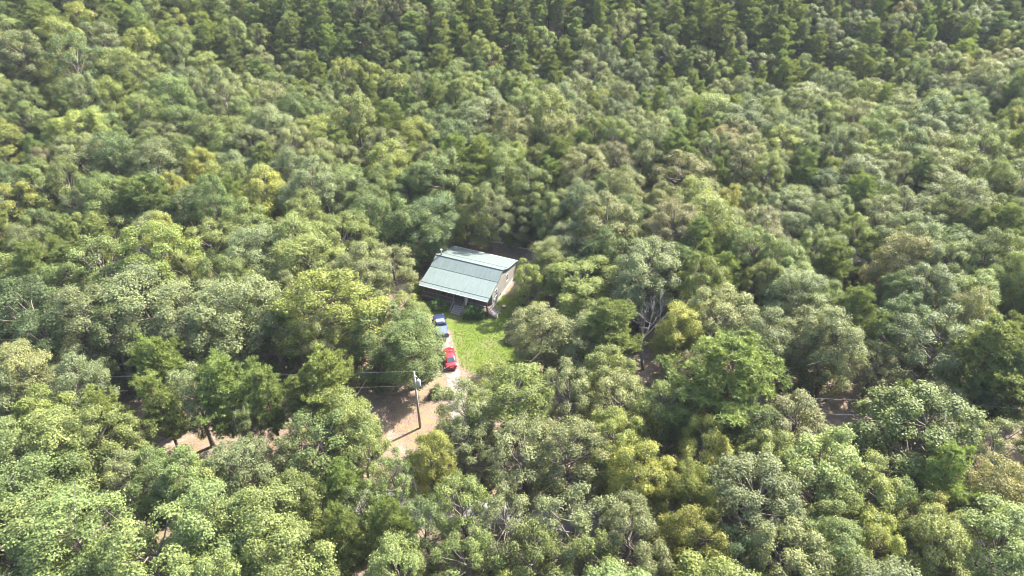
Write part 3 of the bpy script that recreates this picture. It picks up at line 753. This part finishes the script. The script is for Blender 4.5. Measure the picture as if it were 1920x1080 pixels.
MB().box(-.02, HL+.02, 12.805, 12.89, 3.06, 3.2).build('back_gutter', M['white'], house)
MB().tube([(12.2, 2.22, .3), (12.2, 2.22, 3.5)], .05, 8).build('downspout', M['trim'], house)
ch = MB().tube([(.95, 6.55, 5.2), (.95, 6.55, 6.35)], .13, 12).build('chimney_pipe', M['steel'], house, True)
MB().tube([(.95, 6.55, 6.36), (.95, 6.55, 6.42), (.95, 6.55, 6.5)], [.2, .19, .05], 12).build('chimney_cap', M['white'], ch)

def window(axis, c, z0, wd, ht, parent=house):
    f = MB(); g = MB(); t = .07
    def bx(mb, a0, a1, zz0, zz1, d0, d1):
        if axis == 'front': mb.box(a0, a1, 2.302-d1, 2.302-d0, zz0, zz1)
        else: mb.box(12.16+d0, 12.16+d1, a0, a1, zz0, zz1)
    a0, a1, z1 = c-wd/2, c+wd/2, z0+ht
    bx(f, a0-t, a1+t, z1, z1+t, -.02, .045); bx(f, a0-t, a1+t, z0-t, z0, -.02, .06)
    bx(f, a0-t, a0, z0, z1, -.02, .04); bx(f, a1, a1+t, z0, z1, -.02, .04); bx(f, a0, a1, z0+ht*.48, z0+ht*.53, -.02, .03)
    wo = f.build('window', M['white'], parent); bx(g, a0, a1, z0, z0+ht*.48, -.01, .012); g.build('pane', M['glass'], wo)
    g = MB(); bx(g, a0, a1, z0+ht*.53, z1, -.01, .016); g.build('pane', M['glass'], wo)
window('front', 2.4, 1.75, 1.1, 1.1); window('front', 4.6, 1.7, 1.5, 1.2); window('front', 10.6, 1.75, .9, 1.1)
window('gable', 3.9, 1.75, .75, 1.15); window('gable', 8.6, 1.75, .75, 1.15)
dr = MB().box(6.75, 7.65, 2.255, 2.301, .97, 3.0).build('door', worn('door_paint', (.17, .075, .05), .2, 5, .5), house)
MB().box(6.95, 7.45, 2.24, 2.254, 2.0, 2.8).build('pane', M['glass'], dr)
MB().box(7.52, 7.58, 2.2, 2.254, 1.85, 1.95).build('handle', M['steel'], dr)
MB().box(12.162, 12.3, 3.0, 3.25, 1.2, 1.6).build('meter_box', M['white'], house)
MB().box(12.162, 12.19, 5.4, 5.9, .55, .85).build('crawl_vent', M['black'], house)
# porch
pc = MB(); v = .12
while v < 2.24: pc.box(.2, 12.25, v, v+.135, .86, .95); v += .15
pc.build('porch_deck', M['deck'], house)
sk = MB(); u = .25
while u < 12.2: sk.box(u, u+.1, .2, .23, -.02, .85); u += .125
sk.box(12.15, 12.18, .25, 2.2, -.02, .85); sk.build('skirting', M['skirt'], house)
MB().box(.15, 12.25, .2, .34, 2.95, 3.12).build('porch_beam', M['rail'], house)
posts = [.35, 2.75, 5.0, 6.22, 8.18, 10.1, 12.1]
for u in posts: MB().box(u-.065, u+.065, .2, .33, .95, 2.95).build('porch_post', M['post'] if u not in (6.22, 8.18) else M['rail'], house)
for a, c in zip(posts[:-1], posts[1:]):
    if abs(a-6.22) < .01: continue
    rl = MB(); rl.box(a+.066, c-.066, .2, .34, 1.82, 1.88); rl.box(a+.066, c-.066, .24, .3, 1.04, 1.1)
    r = rl.build('railing', M['rail'], house)
    bl = MB(); u = a+.16
    while u < c-.1: bl.box(u, u+.035, .25, .285, 1.1, 1.82); u += .14
    bl.build('balusters', M['skirt'], r)
def stairs(axis, lo, hi, start, run, n, zt, newel):
    """treads in one flight; axis 'v' runs down towards -v, axis 'u' runs down towards +u"""
    root = None
    st = MB()
    end = start+(-run if axis == 'v' else run)
    def P(a, d, z): return (a, d, z) if axis == 'v' else (d, a, z)
    for a in (lo+.04, hi-.04): st.beam(P(a, start, zt-.18), P(a, end, -.02), .05, .28)
    root = st.build('stair_stringer', M['step'], house)
    for i in range(n):
        d = start+(end-start)*(i+.35)/n; z = zt-(i+1)*zt/(n+1); h = run/n*.52
        b = MB(); (b.box(lo, hi, d-h, d+h, z-.04, z) if axis == 'v' else b.box(d-h, d+h, lo, hi, z-.04, z))
        b.build('tread', M['step'], root)
    for a in (lo-.03, hi+.03):
        hr = MB(); hr.beam(P(a, start, zt+.9), P(a, end, .95), .07, .07); hr.beam(P(a, end, -.05), P(a, end, 1.0), .09, .09)
        hr.beam(P(a, start, zt+.45), P(a, end, .5), .05, .05)
        hr.build('hand_rail', newel, root)
stairs('v', 6.3, 8.1, .1, 1.5, 5, .92, M['rail'])
stairs('u', .3, 1.8, 12.3, 1.45, 5, .92, M['step'])
MB().box(12.27, 12.45, .02, .16, -.05, 1.9).build('newel_post', worn('dark_red_paint', (.16, .025, .03), .2, 5, .5), house)

# things on and around the porch
fl = MB(); nx, nz = 6, 10; vs = []
for j in range(nz+1):
    for i in range(nx+1):
        t = j/nz; vs.append((i/nx*.42*(1-.25*t)+.05*math.sin(6*t), .05*math.sin(i*1.4+2.5*t)*(.3+t), -1.7*t))
fl.add(vs, [(j*(nx+1)+i, j*(nx+1)+i+1, (j+1)*(nx+1)+i+1, (j+1)*(nx+1)+i) for j in range(nz) for i in range(nx)])
M['cloth'] = worn('faded_banner_cloth', (.55, .42, .40), .25, 5, .9)
flag = empty('hanging_banner', hw(8.35, .1, 2.95), HA)
fl.build('cloth', M['cloth'], flag, True); MB().beam((-.12, 0, .0), (.5, 0, .02), .03, .03).build('rod', M['rail'], flag)
flag.children[0].modifiers.new('thick', 'SOLIDIFY').thickness = .012
tag(flag, 'faded pinkish banner hanging beside the porch steps', 'banner')
def lathe(prof, n=16):
    b = MB(); vs = [(r*math.cos(2*math.pi*k/n), r*math.sin(2*math.pi*k/n), z) for r, z in prof for k in range(n)]
    fs = [(i*n+k, i*n+(k+1) % n, (i+1)*n+(k+1) % n, (i+1)*n+k) for i in range(len(prof)-1) for k in range(n)]
    b.add(vs, fs+[tuple(range(n-1, -1, -1)), tuple((len(prof)-1)*n+k for k in range(n))]); return b
bk = empty('bucket', hw(11.75, -.35, 0)); lathe([(.15, 0), (.19, .42), (.2, .44), (.17, .44), (.15, .05)]).build('tub', M['white'], bk, True)
MB().tube([(-.19, 0, .4), (-.14, .06, .52), (0, .08, .56), (.14, .06, .52), (.19, 0, .4)], .012, 5).build('handle', M['steel'], bk)
tag(bk, 'small white bucket on the grass below porch corner', 'bucket')
sp = empty('tree_stump', unproj(945, 576, 0)); lathe([(.42, -.05), (.36, .1), (.34, .26), (.30, .28)]).build('bark', M['oak_bark'], sp)
lathe([(.31, .27), (.30, .30)]).build('cut_face', worn('cut_wood', (.55, .36, .22), .2, 9, .8), sp)
tag(sp, 'pale orange cut stump in grass beside gable wall', 'tree stump')
for u in (3.6, 5.6, 9.4):
    c = empty('porch_chair', hw(u, 1.6, .95), HA)
    MB().box(-.26, .26, -.24, .24, .38, .43).build('seat', M['skirt'], c); MB().box(-.26, .26, .22, .27, .45, 1.0).build('backrest', M['skirt'], c)
    for sx in (-.23, .23):
        for sy in (-.21, .21): MB().box(sx-.025, sx+.025, sy-.025, sy+.025, -.005, .39).build('leg', M['skirt'], c)
    tag(c, {3.6: 'dark chair on the porch between the two windows', 5.6: 'dark porch chair just beside the front steps', 9.4: 'dark porch chair beyond the hanging banner'}[u], 'chair')

p = hw(4.0, -.7); shrub(p.x, p.y, 1.05, (.075, .15, .03), 'rounded green shrub in front of the porch skirting left of steps'.replace(' left of steps', ' by the railing'))
p = hw(9.8, -.65); shrub(p.x, p.y, 1.0, (.05, .105, .028), 'dark leafy shrub between porch steps and side steps', 1.3)
p = hw(10.9, -.5); shrub(p.x, p.y, .85, (.05, .10, .028), 'smaller dark shrub beside the white bucket', 1.2)
for i, (px, py, s, tn, lb) in enumerate([(820, 742, .9, (.09, .13, .04), 'low green bush on bare ground beside the utility pole'),
    (782, 545, .9, (.13, .18, .03), 'bright yellow-green bush at the chimney end of the porch'),
    (960, 640, 1.0, (.13, .12, .06), 'brownish bush on the dirt margin of the lawn'),
    (845, 745, .55, (.10, .14, .04), 'tiny green bush on the driveway verge'), (700, 835, .8, (.09, .12, .04), 'scrubby bush on tan dirt below the utility pole')]):
    p = unproj(px, py, 0); shrub(p.x, p.y, s, tn, lb)

# stone edging behind the house
ed = MB(); r5 = random.Random(5)
path = [unproj(*q) for q in ((912, 452), (928, 455), (946, 456), (960, 461), (972, 465), (990, 467), (1004, 469))]
for a, b_ in zip(path[:-1], path[1:]):
    n = max(2, int((b_-a).length/.42))
    for k in range(n):
        c = a.lerp(b_, k/n)+Vector((r5.uniform(-.1, .1), r5.uniform(-.1, .1), 0)); s = [r5.uniform(.16, .3) for _ in range(3)]
        Mx = Matrix.Translation(c) @ Matrix.Rotation(r5.uniform(0, 3), 4, 'Z') @ Matrix.Rotation(r5.uniform(-.3, .3), 4, 'X')
        vs = [(x*s[0]*r5.uniform(.7, 1.1), y*s[1]*r5.uniform(.7, 1.1), z*s[2]*r5.uniform(.7, 1.1)) for z in (-.3, .6, 1.1) for x, y in (((-1, -1), (1, -1), (1, 1), (-1, 1)) if z < 1 else ((-.6, -.6), (.6, -.6), (.6, .6), (-.6, .6)))]
        ed.add([Mx @ Vector(q) for q in vs], [(3, 2, 1, 0), (8, 9, 10, 11)]+[(i+j*4, (i+1) % 4+j*4, (i+1) % 4+4+j*4, i+4+j*4) for j in (0, 1) for i in range(4)])
tag(ed.build('stone_edging', worn('field_stone', (.38, .34, .31), .3, 3, .9)), 'curved row of pale stones on the ground behind the house', 'stone edging')

# ------------------------------------------------------------------ vehicles
def paint(name, c, rough=.28):
    m, N, L, b = mat(name, c, rough, .5); b.inputs['Coat Weight'].default_value = .6; b.inputs['Coat Roughness'].default_value = .08
    n = noise(N, L, 3, 5, .6, .2, N.new('ShaderNodeTexCoord').outputs['Object'])
    r = ramp(N, L, n.outputs[0], [(.3, tuple(x*.88 for x in c)), (.7, tuple(min(1, x*1.08) for x in c))]); L.new(r.outputs[0], b.inputs['Base Color'])
    return m
M['lamp_red'] = mat('tail_lamp_red', (.35, .01, .01), .2, .5)[0]; M['lamp_clear'] = mat('head_lamp_clear', (.6, .6, .6), .15, .5)[0]
M['car_glass'] = mat('car_glass', (.03, .04, .045), .05, .7)[0]
def loft(stations, ring):
    """ring(x, w, zlo, zb) -> closed outline in y,z"""
    b = MB(); R_ = [ring(*s) for s in stations]; n = len(R_[0]); vs = [(s[0], y, z) for s, r in zip(stations, R_) for y, z in r]
    fs = [(i*n+k, i*n+(k+1) % n, (i+1)*n+(k+1) % n, (i+1)*n+k) for i in range(len(R_)-1) for k in range(n)]
    return b.add(vs, fs+[tuple(range(n-1, -1, -1)), tuple((len(R_)-1)*n+k for k in range(n))])
def body_ring(x, w_, zl, zb):
    half = [(w_*.82, zl), (w_*.97, zl+.12), (w_, zl+.32), (w_*.985, zb-.12), (w_*.92, zb-.03), (w_*.78, zb), (w_*.35, zb+.015)]
    return half+[(-y, z) for y, z in reversed(half)]
def wheels(root, xs_, half, r, wd):
    prof = [(r*.55, -wd/2), (r*.93, -wd/2), (r, -wd*.32), (r, wd*.32), (r*.93, wd/2), (r*.55, wd/2)]
    tm = lathe(prof, 20); rm = lathe([(r*.60, wd*.30), (r*.58, wd*.42), (r*.2, wd*.34), (r*.12, wd*.46)], 14)
    for x in xs_:
        for s in (1, -1):
            w_ = bpy.data.objects.new('wheel', tm.mesh('tyre', M['black'], True)); link(w_, root)
            w_.location = (x, s*half, r-.01); w_.rotation_euler = (-s*math.pi/2, 0, 0)
            rm.build('rim', M['steel'], w_, True)
def quad(name, m, parent, pts, t=.012):
    a, b_, c, d = [Vector(p_) for p_ in pts]; n = (b_-a).cross(d-a).normalized()
    return MB().slab([a, b_, c, d], n*t).build(name, m, parent)
def sedan(name, pm, loc, heading, label):
    root = empty(name, loc, heading)
    st = [(0, .70, .34, .66), (.05, .80, .26, .86), (.16, .85, .22, .97), (.5, .88, .2, 1.0), (1.0, .9, .18, .99), (2.2, .91, .18, .95), (3.2, .9, .18, .95), (3.5, .895, .18, .92), (4.0, .87, .2, .84), (4.35, .80, .22, .74), (4.52, .70, .26, .62), (4.58, .62, .32, .52)]
    loft(st, body_ring).build('body', pm, root, True)
    cab = [(.62, .72, .72, .93), (.95, .75, .70, 1.16), (1.35, .77, .64, 1.36), (1.75, .78, .62, 1.44), (2.3, .78, .62, 1.44), (2.65, .78, .64, 1.37), (3.05, .77, .70, 1.17), (3.5, .74, .72, .92)]
    def cr(x, wb, wt, zt):
        half = [(wb, .88), (wb*.99, .9+(zt-.9)*.35), (wt+.02, zt-.05*(zt > 1)), (wt*.8, zt), (wt*.3, zt+.015)]
        return half+[(-y, z) for y, z in reversed(half)]
    loft(cab, cr).build('cabin', pm, root, True)
    def on(x0, x1, z0, z1, w0, w1): return [(x0, -w0, z0), (x0, w0, z0), (x1, w1, z1), (x1, -w1, z1)]
    quad('rear_window', M['car_glass'], root, [(.74, .60, 1.03), (.74, -.60, 1.03), (1.40, -.53, 1.40), (1.40, .53, 1.40)], .035)
    quad('windshield', M['car_glass'], root, [(3.36, -.64, 1.02), (3.36, .64, 1.02), (2.60, .55, 1.405), (2.60, -.55, 1.405)], .035)
    for s in (1, -1):
        for (a, b_, c, d) in ((1.28, 1.95, 1.92, 1.50), (2.02, 3.02, 2.62, 2.0)):
            pts = [(a, s*.79, 1.0), (b_, s*.79, 1.0), (c, s*.665, 1.36), (d, s*.665, 1.36)]
            quad('side_window', M['car_glass'], root, pts if s < 0 else pts[::-1], .02)
        mi = MB().box(2.92, 3.06, s*.9 if s > 0 else -1.06, 1.06 if s > 0 else -.9, .96, 1.08).build('mirror', pm, root, bevel=.02)
        MB().box(-.004, .1, s*.52 if s > 0 else -.80, .80 if s > 0 else -.52, .70, .86).build('tail_light', M['lamp_red'], root, bevel=.02)
        MB().box(4.34, 4.5, s*.42 if s > 0 else -.70, .70 if s > 0 else -.42, .60, .72).build('headlight', M['lamp_clear'], root, bevel=.02)
    MB().box(-.02, .02, -.26, .26, .62, .76).build('number_plate', M['white'], root)
    MB().box(-.06, .12, -.78, .78, .34, .52).build('rear_bumper', pm, root, bevel=.03)
    MB().box(.015, .12, -.45, .45, .80, .84).build('trunk_trim', M['lamp_red'], root)
    wheels(root, (.95, 3.65), .80, .32, .21)
    return tag(root, label, 'car')
red = paint('red_car_paint', (.30, .010, .012))
c0 = Vector((-8.84, 74.2, .011)); c1 = Vector((-9.72, 78.7, .011)); hd = math.atan2(c1.y-c0.y, c1.x-c0.x)
sedan('parked_car', red, c0, hd, 'bright red sedan parked on the gravel driveway')
sil = paint('pale_blue_car_paint', (.26, .31, .38))
v2 = unproj(1018, 812, 0); sedan('parked_car', sil, (v2.x, v2.y, .0), math.radians(97), 'pale silver-blue car mostly hidden beneath driveway-side trees')

def pickup(loc, heading, label):
    root = empty('pickup_truck', loc, heading)
    pm = paint('dark_blue_truck_paint', (.018, .026, .06)); cv = worn('bed_cover_vinyl', (.07, .095, .15), .15, 4, .45, .4)
    st = [(0, .92, .5, 1.22), (.06, .97, .45, 1.27), (1.0, .99, .42, 1.27), (2.05, .99, .40, 1.27), (3.2, .99, .38, 1.27), (4.0, .99, .38, 1.24), (4.6, .97, .40, 1.18), (5.25, .93, .45, 1.10), (5.45, .85, .5, .98), (5.5, .8, .55, .9)]
    loft(st, body_ring).build('body', pm, root, True)
    MB().box(.08, 2.0, -.84, .84, 1.25, 1.325).build('bed_cover', cv, root, bevel=.02)
    cab = [(2.06, .86, .80, 1.26), (2.16, .86, .74, 1.74), (2.4, .87, .73, 1.86), (3.2, .87, .73, 1.87), (3.5, .87, .75, 1.76), (4.15, .86, .84, 1.24)]
    def cr(x, wb, wt, zt):
        half = [(wb, 1.2), (wb*.99, 1.22+(zt-1.2)*.35), (wt+.02, zt-.06*(zt > 1.4)), (wt*.8, zt), (wt*.3, zt+.015)]
        return half+[(-y, z) for y, z in reversed(half)]
    loft(cab, cr).build('cabin', pm, root, True)
    MB().box(2.42, 3.2, -.66, .66, 1.86, 1.9).build('roof_panel', worn('roof_sky_sheen', (.13, .15, .19), .12, 4, .35, .5), root, bevel=.02)  # pale slab over the cab: sky reflection put into its colour
    quad('rear_window', M['car_glass'], root, [(2.055, .64, 1.40), (2.055, -.64, 1.40), (2.15, -.60, 1.70), (2.15, .60, 1.70)], .035)
    quad('windshield', M['car_glass'], root, [(4.06, -.74, 1.34), (4.06, .74, 1.34), (3.50, .64, 1.755), (3.50, -.64, 1.755)], .035)
    for s in (1, -1):
        pts = [(2.55, s*.87, 1.34), (3.75, s*.87, 1.34), (3.42, s*.77, 1.70), (2.6, s*.77, 1.70)]
        quad('side_window', M['car_glass'], root, pts if s < 0 else pts[::-1], .02)
        MB().box(3.62, 3.76, .95 if s > 0 else -1.2, 1.2 if s > 0 else -.95, 1.3, 1.5).build('mirror', M['black'], root, bevel=.02)
        MB().box(-.02, .08, .82 if s > 0 else -.95, .95 if s > 0 else -.82, .85, 1.15).build('tail_light', M['lamp_red'], root, bevel=.02)
        MB().box(5.28, 5.46, .55 if s > 0 else -.85, .85 if s > 0 else -.55, .82, .98).build('headlight', M['lamp_clear'], root, bevel=.02)
    MB().box(-.015, .03, -.8, .8, .72, 1.2).build('tailgate', pm, root, bevel=.01)
    MB().box(-.16, .02, -.9, .9, .46, .62).build('rear_bumper', M['steel'], root, bevel=.03)
    MB().box(-.42, .0, -.04, .04, .42, .5).build('tow_hitch', M['black'], root)
    wheels(root, (1.1, 4.5), .88, .38, .25)
    return tag(root, label, 'truck')
pickup(Vector((-10.66, 81.05, .011)), math.atan2(5.3, -1.25), 'dark blue pickup truck with flat bed cover on the driveway')

# ------------------------------------------------------------------ power line
M['pole'] = worn('weathered_pole', (.30, .26, .22), .3, 3, .9, .1, bmp=.4, stretch=(5, 5, .4))
M['wire'] = mat('aluminium_wire', (.30, .30, .31), .4, .5)[0]
M['grey_can'] = worn('grey_tank_paint', (0.310, 0.329, 0.341), .1, 5, .4)
POLES = [(-77.5, 62.8), (-12.31, 63.08), (52.9, 57.5), (118, 51.9)]
def pole(x, y, label, can, H=10.1):
    r = empty('utility_pole', (x, y, float(terrain(x, y))))
    MB().tube([(0, 0, -.2), (0, 0, H*.5), (0, 0, H)], [.17, .145, .115], 10).build('pole_shaft', M['pole'], r, True)
    MB().tube([(0, 0, H-.05), (0, 0, H+.05), (0, 0, H+.1), (0, 0, H+.2)], [.05, .09, .06, .05], 8).build('insulator', M['white'], r, True)
    MB().box(-.06, .06, -.22, -.1, H-2.3, H-2.0).build('neutral_bracket', M['steel'], r)
    if can:
        MB().box(.1, .3, -.05, .05, H-1.75, H-1.6).build('hanger', M['steel'], r)
        b = MB().tube([(.46, 0, H-2.35), (.46, 0, H-2.3), (.46, 0, H-1.5), (.46, 0, H-1.42)], [.24, .27, .27, .22], 14).build('transformer', M['grey_can'], r, True)
        MB().tube([(.46, 0, H-1.45), (.46, 0, H-1.3)], [.28, .12], 14).build('lid', M['white'], b, True)
        MB().tube([(.46, 0, H-1.32), (.46, 0, H-1.05)], [.05, .03], 8).build('bushing', M['white'], b, True)
        MB().beam((.06, 0, H-.6), (.3, 0, H-.75), .06, .1).build('fuse_cutout', M['white'], r)
    return tag(r, label, 'utility pole')
pole(*POLES[0], 'wooden utility pole at the end of the line past the pine cluster', False)
pole(*POLES[1], 'wooden utility pole with grey transformer beside the driveway', True)
pole(*POLES[2], 'wooden utility pole almost hidden behind a broad green oak', False)
pole(*POLES[3], 'wooden utility pole in the woods beyond the hidden one', False)
def wire(name, spans, r, label, sag):
    pts = []
    for a, b_ in zip(spans[:-1], spans[1:]):
        for k in range(16):
            t = k/16; p_ = Vector(a).lerp(Vector(b_), t); p_.z -= 4*sag*t*(1-t); pts.append(p_)
    pts.append(Vector(spans[-1]))
    return tag(MB().tube(pts, r, 6).build(name, M['wire'], None, True), label, 'cable')
T = [float(terrain(*q)) for q in POLES]
wire('power_line', [(x, y, t+10.3) for (x, y), t in zip(POLES, T)], .006, 'upper power line strung between the pole tops', .75)
wire('power_line', [(x, y-.2, t+8.0) for (x, y), t in zip(POLES, T)], .006, 'lower power line strung beneath the transformer level', .8)
e = unproj(1004, 572, 5.0)
mp_ = empty('service_post', (e.x, e.y, 0)); MB().tube([(0, 0, -.2), (0, 0, 5.2)], [.09, .07], 8).build('post_shaft', M['pole'], mp_, True)
MB().box(-.16, .16, -.16, -.06, 1.3, 1.8).build('meter_box', M['steel'], mp_); tag(mp_, 'thin wooden service post under trees beside the lawn', 'post')
wire('service_cable', [(POLES[1][0]+.1, POLES[1][1], 7.95), (e.x, e.y, 5.1)], .005, 'pale service cable crossing above the red car from the pole', .8)

# ------------------------------------------------------------------ haze: the summer air over the valley
hz = MB().box(-2600, 2600, -2600, 2600, -9, 84).build('haze', None)
hm = bpy.data.materials.new('summer_haze'); hm.use_nodes = True; hn = hm.node_tree.nodes; hn.remove(hn['Principled BSDF'])
pv = hn.new('ShaderNodeVolumePrincipled'); pv.inputs['Color'].default_value = (.86, .92, 1, 1); pv.inputs['Density'].default_value = HAZE
hm.node_tree.links.new(pv.outputs[0], hn['Material Output'].inputs['Volume']); hz.data.materials.append(hm)
tag(hz, 'thin pale summer haze hanging over the woods', 'haze', kind='stuff')

# ------------------------------------------------------------------ grass blades on the lawn
gb = np.random.default_rng(3); V_ = []; F_ = []
cnt = 0
while cnt < 7000:
    x = gb.uniform(-19, 6); y = gb.uniform(71, 97)
    if not in_poly(x, y, LAWN): continue
    du = (Vector((x, y, 0))-Vector((HX, HY, 0))); uu = du.x*math.cos(HA)+du.y*math.sin(HA); vv = -du.x*math.sin(HA)+du.y*math.cos(HA)
    if -.2 < uu < 13.9 and -1.3 < vv < 13: continue
    if min(math.hypot(x+10.5-(y-81)*-.17, 0), 9) < 1.7 and y < 87: continue
    cnt += 1
    for k in range(3):
        a = gb.uniform(0, 6.28); h = gb.uniform(.05, .14); n = len(V_); wv_ = .03
        V_ += [(x+wv_*math.cos(a), y+wv_*math.sin(a), .004), (x-wv_*math.cos(a), y-wv_*math.sin(a), .004), (x+gb.normal(0, .06), y+gb.normal(0, .06), h)]
        F_.append((n, n+1, n+2))
me = bpy.data.meshes.new('grass'); me.from_pydata(V_, [], F_)
me.materials.append(worn('grass_blades', (.115, .145, .022), .35, 1.5, .8, .2))
go = bpy.data.objects.new('grass', me); COL.objects.link(go); tag(go, 'short mown grass growing on the front lawn', 'grass', kind='stuff')
